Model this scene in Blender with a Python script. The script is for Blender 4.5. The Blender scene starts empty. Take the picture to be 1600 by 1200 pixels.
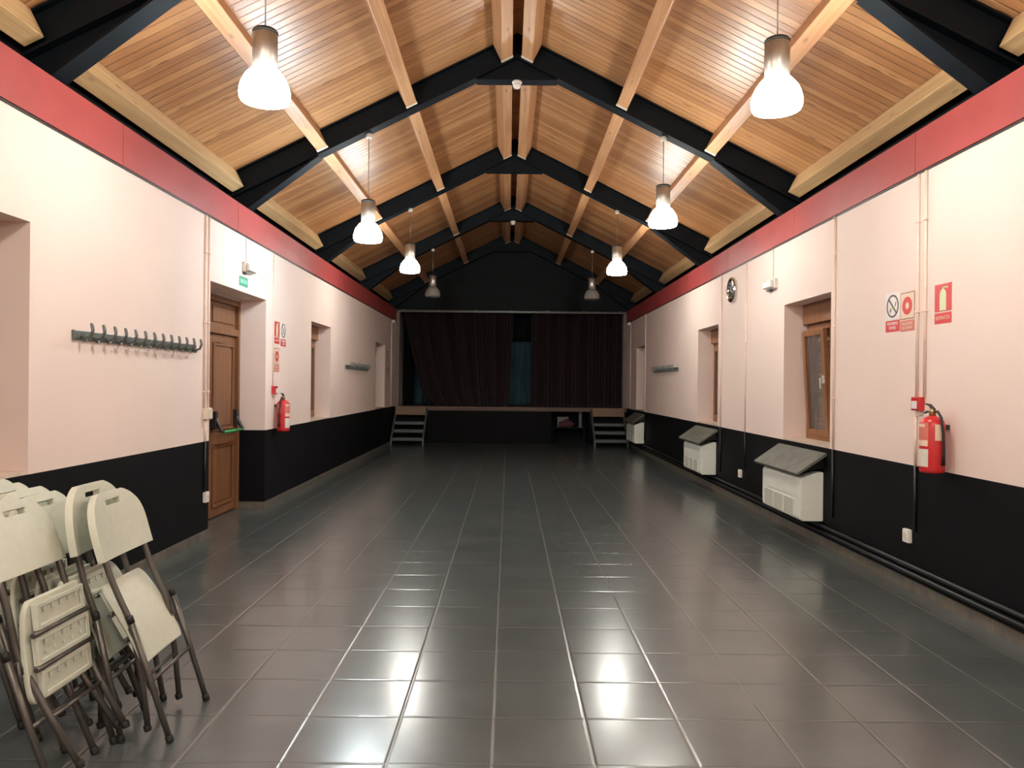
import bpy, bmesh, math, random
from mathutils import Vector, Matrix
random.seed(7)
C = bpy.context.scene.collection
SC = bpy.context.scene
PI = math.pi
R = math.radians

# ------------------------------------------------------------------ room numbers (metres)
XL, XR = -2.886, 3.01          # inner faces of the long walls
RX = 0.06                      # ridge line
DADO = 0.93
BAND0, BAND1 = 3.09, 3.39      # red band
YB, YS, YE = -4.4, 18.9, 23.4  # wall behind the camera, stage front, stage back
TY0, BAY = 4.74, 3.51          # first visible truss, bay length
CEIL = 5.37                    # boards: z = CEIL - .5*|x-RX|
SLOPE = math.atan(0.5)

# ------------------------------------------------------------------ materials
def new_mat(name):
    m = bpy.data.materials.new(name); m.use_nodes = True
    nt = m.node_tree
    b = nt.nodes['Principled BSDF']
    return m, nt, b

def N(nt, t, **kw):
    n = nt.nodes.new(t)
    for k, v in kw.items():
        setattr(n, k, v)
    return n

def math_node(nt, op, a, b=None, c=None):
    n = nt.nodes.new('ShaderNodeMath'); n.operation = op
    for i, v in enumerate((a, b, c)):
        if v is None: continue
        if isinstance(v, (int, float)): n.inputs[i].default_value = v
        else: nt.links.new(v, n.inputs[i])
    return n.outputs[0]

def mix_col(nt, fac, a, b, blend='MIX'):
    n = nt.nodes.new('ShaderNodeMix'); n.data_type = 'RGBA'; n.blend_type = blend
    for sock, v in ((n.inputs[0], fac), (n.inputs[6], a), (n.inputs[7], b)):
        if isinstance(v, (int, float)): sock.default_value = v
        elif isinstance(v, tuple): sock.default_value = (*v, 1) if len(v) == 3 else v
        else: nt.links.new(v, sock)
    return n.outputs[2]

def ramp(nt, fac, stops):
    n = nt.nodes.new('ShaderNodeValToRGB')
    e = n.color_ramp.elements
    while len(e) < len(stops): e.new(0.5)
    for el, (p, c) in zip(e, stops):
        el.position = p; el.color = (*c, 1)
    nt.links.new(fac, n.inputs[0])
    return n.outputs[0]

def noise(nt, vec, scale, detail=3.0, rough=0.5):
    n = nt.nodes.new('ShaderNodeTexNoise')
    n.inputs['Scale'].default_value = scale
    n.inputs['Detail'].default_value = detail
    n.inputs['Roughness'].default_value = rough
    if vec is not None: nt.links.new(vec, n.inputs['Vector'])
    return n.outputs['Fac']

def scaled(nt, vec, s):
    n = nt.nodes.new('ShaderNodeVectorMath'); n.operation = 'MULTIPLY'
    nt.links.new(vec, n.inputs[0]); n.inputs[1].default_value = s
    return n.outputs[0]

def bump(nt, b, height, strength=0.3, dist=0.01):
    n = nt.nodes.new('ShaderNodeBump')
    n.inputs['Strength'].default_value = strength
    n.inputs['Distance'].default_value = dist
    nt.links.new(height, n.inputs['Height'])
    nt.links.new(n.outputs[0], b.inputs['Normal'])

def objco(nt):
    return nt.nodes.new('ShaderNodeTexCoord').outputs['Object']

def plain(name, col, rough=0.5, metal=0.0, var=0.06, scale=14.0, spec=0.5, bmp=0.0):
    """painted / plastic / metal surface with a faint procedural mottling"""
    m, nt, b = new_mat(name)
    co = objco(nt)
    f = noise(nt, co, scale)
    dark = tuple(c*(1-var) for c in col); light = tuple(min(1, c*(1+var)) for c in col)
    nt.links.new(ramp(nt, f, [(0.3, dark), (0.7, light)]), b.inputs['Base Color'])
    b.inputs['Roughness'].default_value = rough
    b.inputs['Metallic'].default_value = metal
    b.inputs['Specular IOR Level'].default_value = spec
    if bmp: bump(nt, b, noise(nt, co, scale*6), bmp, 0.004)
    return m

def plaster(name, col, rough=0.75, spec=0.25):
    m, nt, b = new_mat(name)
    co = objco(nt)
    big = noise(nt, co, 0.9, 4); fine = noise(nt, co, 60, 4); mid = noise(nt, co, 11, 3)
    c = ramp(nt, big, [(0.3, tuple(v*0.955 for v in col)), (0.7, tuple(min(1, v*1.03) for v in col))])
    nt.links.new(c, b.inputs['Base Color'])
    b.inputs['Roughness'].default_value = rough
    b.inputs['Specular IOR Level'].default_value = spec
    h = math_node(nt, 'ADD', math_node(nt, 'MULTIPLY', fine, 0.4), mid)
    bump(nt, b, h, 0.12, 0.01)
    return m

def wood(name, dark, light, axis='x', rough=0.45, knots=True, grain=28.0, spec=0.4):
    m, nt, b = new_mat(name)
    co = objco(nt)
    s = {'x': (0.9, grain, grain), 'y': (grain, 0.9, grain), 'z': (grain, grain, 0.9)}[axis]
    info = nt.nodes.new('ShaderNodeObjectInfo')
    add = nt.nodes.new('ShaderNodeVectorMath'); add.operation = 'ADD'
    nt.links.new(scaled(nt, co, s), add.inputs[0])
    rv = nt.nodes.new('ShaderNodeCombineXYZ')
    for i in range(3): nt.links.new(math_node(nt, 'MULTIPLY', info.outputs['Random'], 37.0 + 9*i), rv.inputs[i])
    nt.links.new(rv.outputs[0], add.inputs[1])
    g = noise(nt, add.outputs[0], 1.0, 5, 0.6)
    big = noise(nt, co, 1.3, 2)
    f = math_node(nt, 'ADD', math_node(nt, 'MULTIPLY', g, 0.75), math_node(nt, 'MULTIPLY', big, 0.25))
    c = ramp(nt, f, [(0.3, dark), (0.66, light)])
    if knots:
        v = nt.nodes.new('ShaderNodeTexVoronoi'); v.inputs['Scale'].default_value = 1.0
        ks = {'x': (2.2, 7, 7), 'y': (7, 2.2, 7), 'z': (7, 7, 2.2)}[axis]
        nt.links.new(scaled(nt, co, ks), v.inputs['Vector'])
        k = ramp(nt, v.outputs['Distance'], [(0.05, (1, 1, 1)), (0.14, (0, 0, 0))])
        c = mix_col(nt, math_node(nt, 'MULTIPLY', k, 0.65), c, tuple(x*0.35 for x in dark))
    nt.links.new(c, b.inputs['Base Color'])
    b.inputs['Roughness'].default_value = rough
    b.inputs['Specular IOR Level'].default_value = spec
    bump(nt, b, g, 0.05, 0.004)
    return m

def ceiling_boards():
    """tongue and groove pine: boards run down the slope (local x), side by side along local y"""
    m, nt, b = new_mat('pine_boards')
    co = objco(nt)
    sep = nt.nodes.new('ShaderNodeSeparateXYZ'); nt.links.new(co, sep.inputs[0])
    W = 0.092
    t = math_node(nt, 'DIVIDE', sep.outputs[1], W)
    idx = math_node(nt, 'FLOOR', t); fr = math_node(nt, 'FRACT', t)
    wn = nt.nodes.new('ShaderNodeTexWhiteNoise'); wn.noise_dimensions = '1D'
    nt.links.new(idx, wn.inputs['W'])
    off = math_node(nt, 'MULTIPLY', wn.outputs['Value'], 40.0)
    cx = nt.nodes.new('ShaderNodeCombineXYZ')
    nt.links.new(math_node(nt, 'ADD', math_node(nt, 'MULTIPLY', sep.outputs[0], 1.1), off), cx.inputs[0])
    nt.links.new(math_node(nt, 'MULTIPLY', sep.outputs[1], 34.0), cx.inputs[1])
    g = noise(nt, cx.outputs[0], 1.0, 5, 0.6)
    f = math_node(nt, 'ADD', math_node(nt, 'MULTIPLY', g, 0.7), math_node(nt, 'MULTIPLY', wn.outputs['Value'], 0.34))
    c = ramp(nt, f, [(0.26, (0.28, 0.119, 0.048)), (0.52, (0.44, 0.214, 0.090)), (0.8, (0.58, 0.32, 0.148))])
    kx = nt.nodes.new('ShaderNodeCombineXYZ')
    nt.links.new(math_node(nt, 'MULTIPLY', math_node(nt, 'ADD', sep.outputs[0], off), 2.3), kx.inputs[0])
    nt.links.new(math_node(nt, 'MULTIPLY', sep.outputs[1], 10.87), kx.inputs[1])
    v = nt.nodes.new('ShaderNodeTexVoronoi'); v.inputs['Scale'].default_value = 1.0
    nt.links.new(kx.outputs[0], v.inputs['Vector'])
    k = ramp(nt, v.outputs['Distance'], [(0.07, (1, 1, 1)), (0.17, (0, 0, 0))])
    c = mix_col(nt, math_node(nt, 'MULTIPLY', k, 0.8), c, (0.11, 0.04, 0.012))
    edge = math_node(nt, 'MINIMUM', fr, math_node(nt, 'SUBTRACT', 1.0, fr))
    groove = nt.nodes.new('ShaderNodeMapRange'); groove.interpolation_type = 'SMOOTHSTEP'
    nt.links.new(edge, groove.inputs[0])
    groove.inputs[1].default_value = 0.0; groove.inputs[2].default_value = 0.085
    joint = ramp(nt, edge, [(0.012, (1, 1, 1)), (0.035, (0, 0, 0))])
    c = mix_col(nt, math_node(nt, 'MULTIPLY', joint, 0.55), c, (0.13, 0.05, 0.015))
    nt.links.new(c, b.inputs['Base Color'])
    b.inputs['Roughness'].default_value = 0.36
    b.inputs['Specular IOR Level'].default_value = 0.5
    h = math_node(nt, 'ADD', groove.outputs[0], math_node(nt, 'MULTIPLY', g, 0.05))
    bump(nt, b, h, 0.9, 0.008)
    return m

def floor_tiles():
    m, nt, b = new_mat('floor_tile')
    co = objco(nt)
    sep = nt.nodes.new('ShaderNodeSeparateXYZ'); nt.links.new(co, sep.inputs[0])
    T = 0.4125
    tx = math_node(nt, 'DIVIDE', math_node(nt, 'ADD', sep.outputs[0], 0.055), T)
    ty = math_node(nt, 'DIVIDE', math_node(nt, 'ADD', sep.outputs[1], -2.93), T)
    def edge_of(t):
        fr = math_node(nt, 'FRACT', t)
        return math_node(nt, 'MINIMUM', fr, math_node(nt, 'SUBTRACT', 1.0, fr))
    ex, ey = edge_of(tx), edge_of(ty)
    e = math_node(nt, 'MINIMUM', ex, ey)
    cid = nt.nodes.new('ShaderNodeCombineXYZ')
    nt.links.new(math_node(nt, 'FLOOR', tx), cid.inputs[0]); nt.links.new(math_node(nt, 'FLOOR', ty), cid.inputs[1])
    wn = nt.nodes.new('ShaderNodeTexWhiteNoise'); wn.noise_dimensions = '2D'
    nt.links.new(cid.outputs[0], wn.inputs['Vector'])
    n1 = noise(nt, co, 2.6, 2, 0.5); n2 = noise(nt, co, 9, 2, 0.5)
    f = math_node(nt, 'ADD', math_node(nt, 'MULTIPLY', n1, 0.6), math_node(nt, 'MULTIPLY', n2, 0.2))
    f = math_node(nt, 'ADD', f, math_node(nt, 'MULTIPLY', wn.outputs['Value'], 0.06))
    c = ramp(nt, f, [(0.30, (0.062, 0.076, 0.077)), (0.50, (0.080, 0.096, 0.097)), (0.72, (0.104, 0.119, 0.118))])
    grout = ramp(nt, e, [(0.0045, (1, 1, 1)), (0.0075, (0, 0, 0))])
    gx = ramp(nt, ex, [(0.0045, (1, 1, 1)), (0.0075, (0, 0, 0))])
    c = mix_col(nt, grout, c, (0.075, 0.078, 0.072))
    c = mix_col(nt, gx, c, (0.19, 0.185, 0.165))
    nt.links.new(c, b.inputs['Base Color'])
    rr = math_node(nt, 'ADD', math_node(nt, 'MULTIPLY', grout, 0.2), 0.2775)
    nt.links.new(rr, b.inputs['Roughness'])
    b.inputs['Specular IOR Level'].default_value = 0.35
    b.inputs['Coat Weight'].default_value = 0.75; b.inputs['Coat Roughness'].default_value = 0.185; b.inputs['Coat IOR'].default_value = 1.5
    pil = nt.nodes.new('ShaderNodeMapRange'); pil.interpolation_type = 'SMOOTHSTEP'
    nt.links.new(e, pil.inputs[0]); pil.inputs[1].default_value = 0.0; pil.inputs[2].default_value = 0.03
    bump(nt, b, pil.outputs[0], 0.35, 0.003)
    nt.links.new(b.inputs['Normal'].links[0].from_socket, b.inputs['Coat Normal'])
    return m

def skirting_tiles():
    m, nt, b = new_mat('skirting_tile')
    co = objco(nt)
    sep = nt.nodes.new('ShaderNodeSeparateXYZ'); nt.links.new(co, sep.inputs[0])
    t = math_node(nt, 'FRACT', math_node(nt, 'DIVIDE', math_node(nt, 'ADD', sep.outputs[1], -2.93), 0.4125))
    e = math_node(nt, 'MINIMUM', t, math_node(nt, 'SUBTRACT', 1.0, t))
    c = ramp(nt, noise(nt, co, 9, 4), [(0.3, (0.085, 0.078, 0.066)), (0.7, (0.155, 0.14, 0.115))])
    c = mix_col(nt, ramp(nt, e, [(0.005, (1, 1, 1)), (0.008, (0, 0, 0))]), c, (0.25, 0.22, 0.18))
    nt.links.new(c, b.inputs['Base Color'])
    b.inputs['Roughness'].default_value = 0.35
    return m

def lit_shade(name, col, strength):
    m, nt, b = new_mat(name)
    co = objco(nt)
    lw = nt.nodes.new('ShaderNodeTexWave'); lw.wave_type = 'RINGS'; lw.rings_direction = 'Z'
    lw.inputs['Scale'].default_value = 18
    nt.links.new(co, lw.inputs['Vector'])
    b.inputs['Base Color'].default_value = (0.9, 0.9, 0.88, 1)
    b.inputs['Roughness'].default_value = 0.3
    b.inputs['Emission Color'].default_value = (*col, 1)
    s = math_node(nt, 'MULTIPLY', math_node(nt, 'ADD', math_node(nt, 'MULTIPLY', lw.outputs['Fac'], 0.1), 0.95), strength)
    nt.links.new(s, b.inputs['Emission Strength'])
    return m

def clear_plastic(name, col, rough=0.25, trans=0.75):
    m, nt, b = new_mat(name)
    f = noise(nt, objco(nt), 30)
    nt.links.new(ramp(nt, f, [(0.3, tuple(c*0.95 for c in col)), (0.7, col)]), b.inputs['Base Color'])
    b.inputs['Roughness'].default_value = rough
    b.inputs['Transmission Weight'].default_value = trans
    b.inputs['IOR'].default_value = 1.2
    return m

def slat_mat(name, col, pitch, axis=2, rough=0.5):
    m, nt, b = new_mat(name)
    co = objco(nt)
    sep = nt.nodes.new('ShaderNodeSeparateXYZ'); nt.links.new(co, sep.inputs[0])
    t = math_node(nt, 'FRACT', math_node(nt, 'DIVIDE', sep.outputs[axis], pitch))
    e = math_node(nt, 'MINIMUM', t, math_node(nt, 'SUBTRACT', 1.0, t))
    nt.links.new(ramp(nt, noise(nt, co, 8), [(0.3, tuple(c*0.92 for c in col)), (0.7, col)]), b.inputs['Base Color'])
    b.inputs['Roughness'].default_value = rough
    mr = nt.nodes.new('ShaderNodeMapRange'); nt.links.new(e, mr.inputs[0]); mr.inputs[2].default_value = 0.25
    bump(nt, b, mr.outputs[0], 0.8, 0.01)
    return m

def velvet(name, col):
    m, nt, b = new_mat(name)
    co = objco(nt)
    f = noise(nt, scaled(nt, co, (9, 9, 0.7)), 1.5, 4)
    nt.links.new(ramp(nt, f, [(0.3, tuple(c*0.6 for c in col)), (0.7, tuple(c*1.3 for c in col))]), b.inputs['Base Color'])
    b.inputs['Roughness'].default_value = 0.9
    b.inputs['Specular IOR Level'].default_value = 0.15
    b.inputs['Sheen Weight'].default_value = 0.15
    return m

M = {}
M['pink'] = plaster('pink_plaster', (0.80, 0.66, 0.60))
M['dado'] = plaster('black_dado_paint', (0.0034, 0.0036, 0.0046), 0.65, 0.12)
M['boards'] = ceiling_boards()
M['floor'] = floor_tiles()
M['skirt'] = skirting_tiles()
M['band'] = plain('red_band_paint', (0.36, 0.062, 0.060), 0.5, 0, 0.07, 3.0, 0.3)
M['pine'] = wood('pine_beam', (0.40, 0.19, 0.085), (0.62, 0.35, 0.18), 'y', 0.42)
M['pale_pine'] = wood('pale_pine_beam', (0.40, 0.25, 0.115), (0.60, 0.41, 0.215), 'y', 0.5)
M['steel_black'] = plain('black_steel_paint', (0.0036, 0.0068, 0.0105), 0.55, 0, 0.2, 5.0, 0.16)
M['hanger'] = plain('purlin_hanger', (0.72, 0.62, 0.50), 0.5)
M['alu'] = plain('brushed_aluminium', (0.46, 0.44, 0.40), 0.36, 0.9, 0.05, 40)
M['dark_metal'] = plain('dark_metal', (0.035, 0.035, 0.034), 0.45, 0.4)
M['wire'] = plain('steel_wire', (0.35, 0.32, 0.29), 0.4, 0.7)
M['lit_warm'] = lit_shade('lit_shade_warm', (1.0, 0.975, 0.89), 100)
M['lit_rear'] = lit_shade('lit_shade_rear', (1.0, 0.975, 0.89), 150)
M['lit_bulb'] = lit_shade('lit_bulb', (1.0, 0.985, 0.89), 60)
M['lit_cool'] = lit_shade('lit_shade_cool', (0.84, 0.96, 1.0), 160)
M['unlit'] = clear_plastic('unlit_prismatic_shade', (0.50, 0.49, 0.47), 0.35, 0.55)
M['bulb'] = plain('unlit_bulb', (0.75, 0.72, 0.64), 0.3)
M['door'] = wood('door_wood', (0.125, 0.05, 0.021), (0.235, 0.105, 0.046), 'z', 0.4, False, 22)
M['frame'] = wood('window_wood', (0.17, 0.068, 0.028), (0.30, 0.135, 0.06), 'z', 0.42, False, 20)
M['green'] = plain('green_bar', (0.02, 0.24, 0.06), 0.35)
M['black_plastic'] = plain('black_plastic', (0.012, 0.012, 0.013), 0.4)
M['white_plastic'] = plain('white_plastic', (0.80, 0.78, 0.72), 0.4)
M['ivory'] = plain('ivory_plastic', (0.72, 0.62, 0.52), 0.4)
M['pipe_pink'] = plain('pink_painted_pipe', (0.80, 0.63, 0.54), 0.5)
M['pipe_black'] = plain('black_painted_pipe', (0.005, 0.005, 0.006), 0.4)
M['red'] = plain('red_enamel', (0.50, 0.022, 0.026), 0.28, 0, 0.05)
M['red_sign'] = plain('red_sign_print', (0.58, 0.045, 0.045), 0.5, 0, 0.04)
M['red_faded'] = plain('faded_red_print', (0.60, 0.17, 0.13), 0.5, 0, 0.04)
M['white_sign'] = plain('white_sign_print', (0.78, 0.72, 0.70), 0.5, 0, 0.03)
M['cream_sign'] = plain('cream_sign_print', (0.76, 0.58, 0.44), 0.5, 0, 0.03)
M['lumi_sign'] = plain('pale_green_print', (0.62, 0.68, 0.42), 0.5, 0, 0.03)
M['ink'] = plain('dark_print', (0.09, 0.07, 0.08), 0.5)
M['brown_ink'] = plain('brown_print', (0.30, 0.15, 0.11), 0.5)
M['green_sign'] = plain('green_sign_print', (0.0, 0.24, 0.13), 0.5, 0, 0.03)
M['mint'] = plain('mint_print', (0.45, 0.90, 0.70), 0.5, 0, 0.03)
M['paper'] = plain('label_paper', (0.62, 0.60, 0.52), 0.6)
M['brass'] = plain('brass', (0.45, 0.32, 0.16), 0.35, 0.8)
M['chrome'] = plain('chrome', (0.72, 0.70, 0.66), 0.12, 1.0, 0.02)
M['clock_face'] = plain('dark_clock_face', (0.03, 0.034, 0.03), 0.25)
M['grey_metal'] = plain('grey_green_metal', (0.135, 0.15, 0.14), 0.4, 0.5)
M['heater'] = plain('heater_enamel', (0.76, 0.79, 0.72), 0.4, 0, 0.03)
M['grille'] = plain('heater_grille', (0.44, 0.44, 0.39), 0.5, 0, 0.08, 60)
M['slate'] = plain('grey_slate', (0.115, 0.118, 0.100), 0.55, 0, 0.25, 9, 0.4, 0.3)
M['slats'] = slat_mat('shutter_slats', (0.42, 0.29, 0.17), 0.05)
M['glass'] = clear_plastic('window_glass', (0.95, 0.95, 0.95), 0.02, 0.95)
M['sill'] = plain('stone_sill', (0.60, 0.49, 0.40), 0.5, 0, 0.1, 20)
M['stage_wood'] = wood('stage_wood', (0.10, 0.062, 0.045), (0.17, 0.11, 0.08), 'x', 0.5, False)
M['stair_wood'] = wood('stair_board_wood', (0.18, 0.115, 0.07), (0.26, 0.17, 0.11), 'x', 0.5, False)
M['stair_metal'] = plain('grey_stair_metal', (0.10, 0.122, 0.12), 0.5, 0.2, 0.1)
M['matte_black'] = plain('matte_black', (0.006, 0.007, 0.009), 0.8, 0, 0.2, 4, 0.2)
M['dusk'] = plain('black_gable_paint', (0.010, 0.013, 0.015), 0.7, 0, 0.2, 3, 0.2)
M['maroon'] = velvet('maroon_curtain', (0.016, 0.0058, 0.0075))
M['teal'] = velvet('teal_backdrop', (0.060, 0.125, 0.155))
M['rail'] = plain('rail_metal', (0.34, 0.36, 0.35), 0.35, 0.1)
M['jamb'] = plain('jamb_paint', (0.22, 0.175, 0.16), 0.7, 0, 0.08, 4)
M['maroon_bag'] = plain('maroon_cloth', (0.09, 0.022, 0.038), 0.8, 0, 0.3, 30)
M['white_box'] = plain('white_card', (0.22, 0.215, 0.21), 0.7)
M['chair_plastic'] = plain('cream_chair_plastic', (0.555, 0.585, 0.495), 0.42, 0, 0.035, 30, 0.4, 0.05)
M['chair_tube'] = plain('grey_brown_tube', (0.105, 0.098, 0.088), 0.36, 0.55, 0.08, 20)
M['rubber'] = plain('black_rubber', (0.010, 0.010, 0.010), 0.6)
M['rear'] = plaster('rear_wall_paint', (0.72, 0.57, 0.49))

# ------------------------------------------------------------------ mesh helpers
class MB:
    def __init__(self):
        self.bm = bmesh.new(); self.mats = []
    def mi(self, mat):
        if mat not in self.mats: self.mats.append(mat)
        return self.mats.index(mat)
    def faces(self, vs, fs, mat, smooth=False):
        k = self.mi(mat)
        bv = [self.bm.verts.new(v) for v in vs]
        for f in fs:
            try:
                fa = self.bm.faces.new([bv[i] for i in f]); fa.material_index = k; fa.smooth = smooth
            except ValueError:
                pass
        return bv
    def box(self, x0, x1, y0, y1, z0, z1, mat, mtx=None):
        x0, x1 = sorted((x0, x1)); y0, y1 = sorted((y0, y1)); z0, z1 = sorted((z0, z1))
        vs = [Vector(p) for p in ((x0,y0,z0),(x1,y0,z0),(x1,y1,z0),(x0,y1,z0),(x0,y0,z1),(x1,y0,z1),(x1,y1,z1),(x0,y1,z1))]
        if mtx: vs = [mtx @ v for v in vs]
        self.faces(vs, [(0,3,2,1),(4,5,6,7),(0,1,5,4),(1,2,6,5),(2,3,7,6),(3,0,4,7)], mat)
        return self
    def prism(self, prof, a0, a1, axis, mat, smooth=False):
        """profile extruded along an axis: axis 'y' takes (x,z), 'x' takes (y,z), 'z' takes (x,y)"""
        mk = {'y': lambda p, t: (p[0], t, p[1]), 'x': lambda p, t: (t, p[0], p[1]), 'z': lambda p, t: (p[0], p[1], t)}[axis]
        n = len(prof)
        vs = [mk(p, a0) for p in prof] + [mk(p, a1) for p in prof]
        fs = [tuple(range(n)), tuple(range(2*n-1, n-1, -1))] + [(i, i+n, (i+1) % n + n, (i+1) % n) for i in range(n)]
        self.faces(vs, fs, mat, smooth)
        return self
    def tube(self, pts, r, mat, n=10, cap=True, closed=False):
        pts = [Vector(p) for p in pts]
        k = self.mi(mat); rings = []
        m = len(pts); up = None
        for i, p in enumerate(pts):
            a = pts[i-1] if (i > 0 or closed) else p
            b = pts[(i+1) % m] if (i < m-1 or closed) else p
            t = (b - a).normalized()
            if up is None:
                up = Vector((0, 0, 1)) if abs(t.z) < 0.9 else Vector((1, 0, 0))
            s = t.cross(up)
            if s.length < 1e-5: s = t.cross(Vector((0, 1, 0)))
            s.normalize(); up = s.cross(t).normalized()
            rad = r[i] if isinstance(r, (list, tuple)) else r
            rings.append([self.bm.verts.new(p + rad*(math.cos(2*PI*j/n)*s + math.sin(2*PI*j/n)*up)) for j in range(n)])
        for i in range(m if closed else m-1):
            A, B = rings[i], rings[(i+1) % m]
            for j in range(n):
                f = self.bm.faces.new((A[j], A[(j+1) % n], B[(j+1) % n], B[j])); f.material_index = k; f.smooth = True
        if cap and not closed:
            for rg in (rings[0], rings[-1]):
                f = self.bm.faces.new(rg); f.material_index = k
        return self
    def lathe(self, prof, mat, n=24, c=(0, 0, 0), axis='z', smooth=True, close=False):
        """profile of (radius, height) spun about an axis"""
        k = self.mi(mat); rings = []
        for r, h in prof:
            ring = []
            for j in range(n):
                a = 2*PI*j/n
                p = {'z': (r*math.cos(a), r*math.sin(a), h), 'y': (r*math.cos(a), h, r*math.sin(a)), 'x': (h, r*math.cos(a), r*math.sin(a))}[axis]
                ring.append(self.bm.verts.new((p[0]+c[0], p[1]+c[1], p[2]+c[2])))
            rings.append(ring)
        L = len(rings)
        for i in range(L if close else L-1):
            A, B = rings[i], rings[(i+1) % L]
            for j in range(n):
                f = self.bm.faces.new((A[j], A[(j+1) % n], B[(j+1) % n], B[j])); f.material_index = k; f.smooth = smooth
        if not close:
            for ring, (r, h) in ((rings[0], prof[0]), (rings[-1], prof[-1])):
                if r > 1e-4:
                    f = self.bm.faces.new(ring); f.material_index = k
        return self
    def build(self, name, parent=None, loc=(0, 0, 0), rot=(0, 0, 0), bevel=0.0, segs=2):
        bmesh.ops.remove_doubles(self.bm, verts=self.bm.verts, dist=1e-6)
        bmesh.ops.recalc_face_normals(self.bm, faces=self.bm.faces)
        me = bpy.data.meshes.new(name); self.bm.to_mesh(me); self.bm.free()
        for m in self.mats: me.materials.append(m)
        o = bpy.data.objects.new(name, me); C.objects.link(o)
        o.location = loc; o.rotation_euler = rot
        if parent: o.parent = parent
        if bevel:
            b = o.modifiers.new('bevel', 'BEVEL'); b.width = bevel; b.segments = segs
            b.limit_method = 'ANGLE'; b.angle_limit = R(40)
        return o

def tag(o, label, cat, group=None):
    o['label'] = label; o['category'] = cat
    if group: o['group'] = group
    return o

def thing(name, label, cat, loc=(0, 0, 0), rot=(0, 0, 0), group=None):
    o = bpy.data.objects.new(name, None); C.objects.link(o)
    o.empty_display_size = 0.1
    o.location = loc; o.rotation_euler = rot
    return tag(o, label, cat, group)

def struct(o):
    o['kind'] = 'structure'; return o

def struct_empty(name, loc=(0, 0, 0), rot=(0, 0, 0)):
    o = bpy.data.objects.new(name, None); C.objects.link(o)
    o.location = loc; o.rotation_euler = rot
    return struct(o)

def copy_tree(o, parent=None):
    c = o.copy(); C.objects.link(c)
    if parent: c.parent = parent
    for ch in list(o.children): copy_tree(ch, c)
    return c

def lettering(text, size, mat, parent, x, z, y, depth=0.0008, width=None):
    """flat letters facing local -y, centred on (x, z)"""
    cu = bpy.data.curves.new('lettering', 'FONT'); cu.body = text; cu.size = size
    cu.align_x = 'CENTER'; cu.align_y = 'CENTER'; cu.extrude = depth
    t = bpy.data.objects.new('lettering', cu); C.objects.link(t)
    bpy.context.view_layer.update()
    dg = bpy.context.evaluated_depsgraph_get()
    me = bpy.data.meshes.new_from_object(t.evaluated_get(dg))
    w = max((v.co.x for v in me.vertices), default=0.5) - min((v.co.x for v in me.vertices), default=-0.5)
    bpy.data.objects.remove(t); bpy.data.curves.remove(cu)
    me.materials.clear(); me.materials.append(mat)
    o = bpy.data.objects.new('lettering', me); C.objects.link(o)
    o.rotation_euler = (PI/2, 0, 0); o.location = (x, y, z); o.parent = parent
    if width: o.scale.x = width / w
    return o

RW, LW = -PI/2, PI/2           # z rotation of things hung on the right / left wall (local front = -y)

# ------------------------------------------------------------------ room shell
MB().box(XL-0.45, XR+0.45, YB-0.3, YE+0.3, -0.12, 0.0, M['floor']).build('floor')
struct(bpy.data.objects['floor'])

def side_wall(name, x_in, sgn, holes):
    """sgn -1 = left wall (body extends to -x). holes: (y0,y1,z0,z1)"""
    mb = MB(); t = 0.45
    ys = sorted({YB-0.3, YE+0.3, *[h[0] for h in holes], *[h[1] for h in holes]})
    for a, b in zip(ys[:-1], ys[1:]):
        zs = sorted({0.0, DADO, BAND1, *[v for h in holes if h[0] <= a and h[1] >= b for v in (h[2], h[3])]})
        for z0, z1 in zip(zs[:-1], zs[1:]):
            if any(h[0] <= a and h[1] >= b and h[2] <= z0 and h[3] >= z1 for h in holes): continue
            mb.box(x_in, x_in+sgn*t, a, b, z0, z1, M['dado'] if z1 <= DADO+1e-6 else M['pink'])
    # set-back masonry above the red band up to the boards
    mb.box(x_in+sgn*0.28, x_in+sgn*t, YB-0.3, YE+0.3, BAND1, 3.95, M['matte_black'])
    o = mb.build(name); struct(o); return o

LW_WIN = [(3.25, 4.47), (10.85, 12.03), (16.12, 17.32)]
RW_WIN = [(6.95, 8.13), (10.68, 11.82), (16.4, 17.5)]
DOOR = (7.17, 8.82, 0.0, 2.475)
ZW0, ZW1 = DADO, 2.40
side_wall('wall_left', XL, -1, [(a, b, ZW0, ZW1 if a > 5 else 2.45) for a, b in LW_WIN] + [DOOR])
side_wall('wall_right', XR, 1, [(a, b, ZW0, ZW1) for a, b in RW_WIN])
# outside of the openings: closed by masonry just behind the frames
mb = MB().box(XL-0.45, XR+0.45, YB-0.3, YB, 0, 5.5, M['rear'])
struct(mb.build('wall_rear'))
mb = MB().box(XL-0.45, XR+0.45, YE, YE+0.3, 0, 5.5, M['matte_black'])
struct(mb.build('wall_stage_back'))

# roof boards: two slabs
for sgn in (-1, 1):
    L = 3.95
    mb = MB().box(0, L, YB-0.3, YE+0.3, 0, 0.06, M['boards'])
    o = mb.build('ceiling', loc=(RX, 0, CEIL), rot=(0, SLOPE if sgn > 0 else PI - SLOPE, 0))
    if sgn < 0:
        for v in o.data.vertices: v.co.z = -v.co.z
        o.data.flip_normals()
    struct(o)

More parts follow.
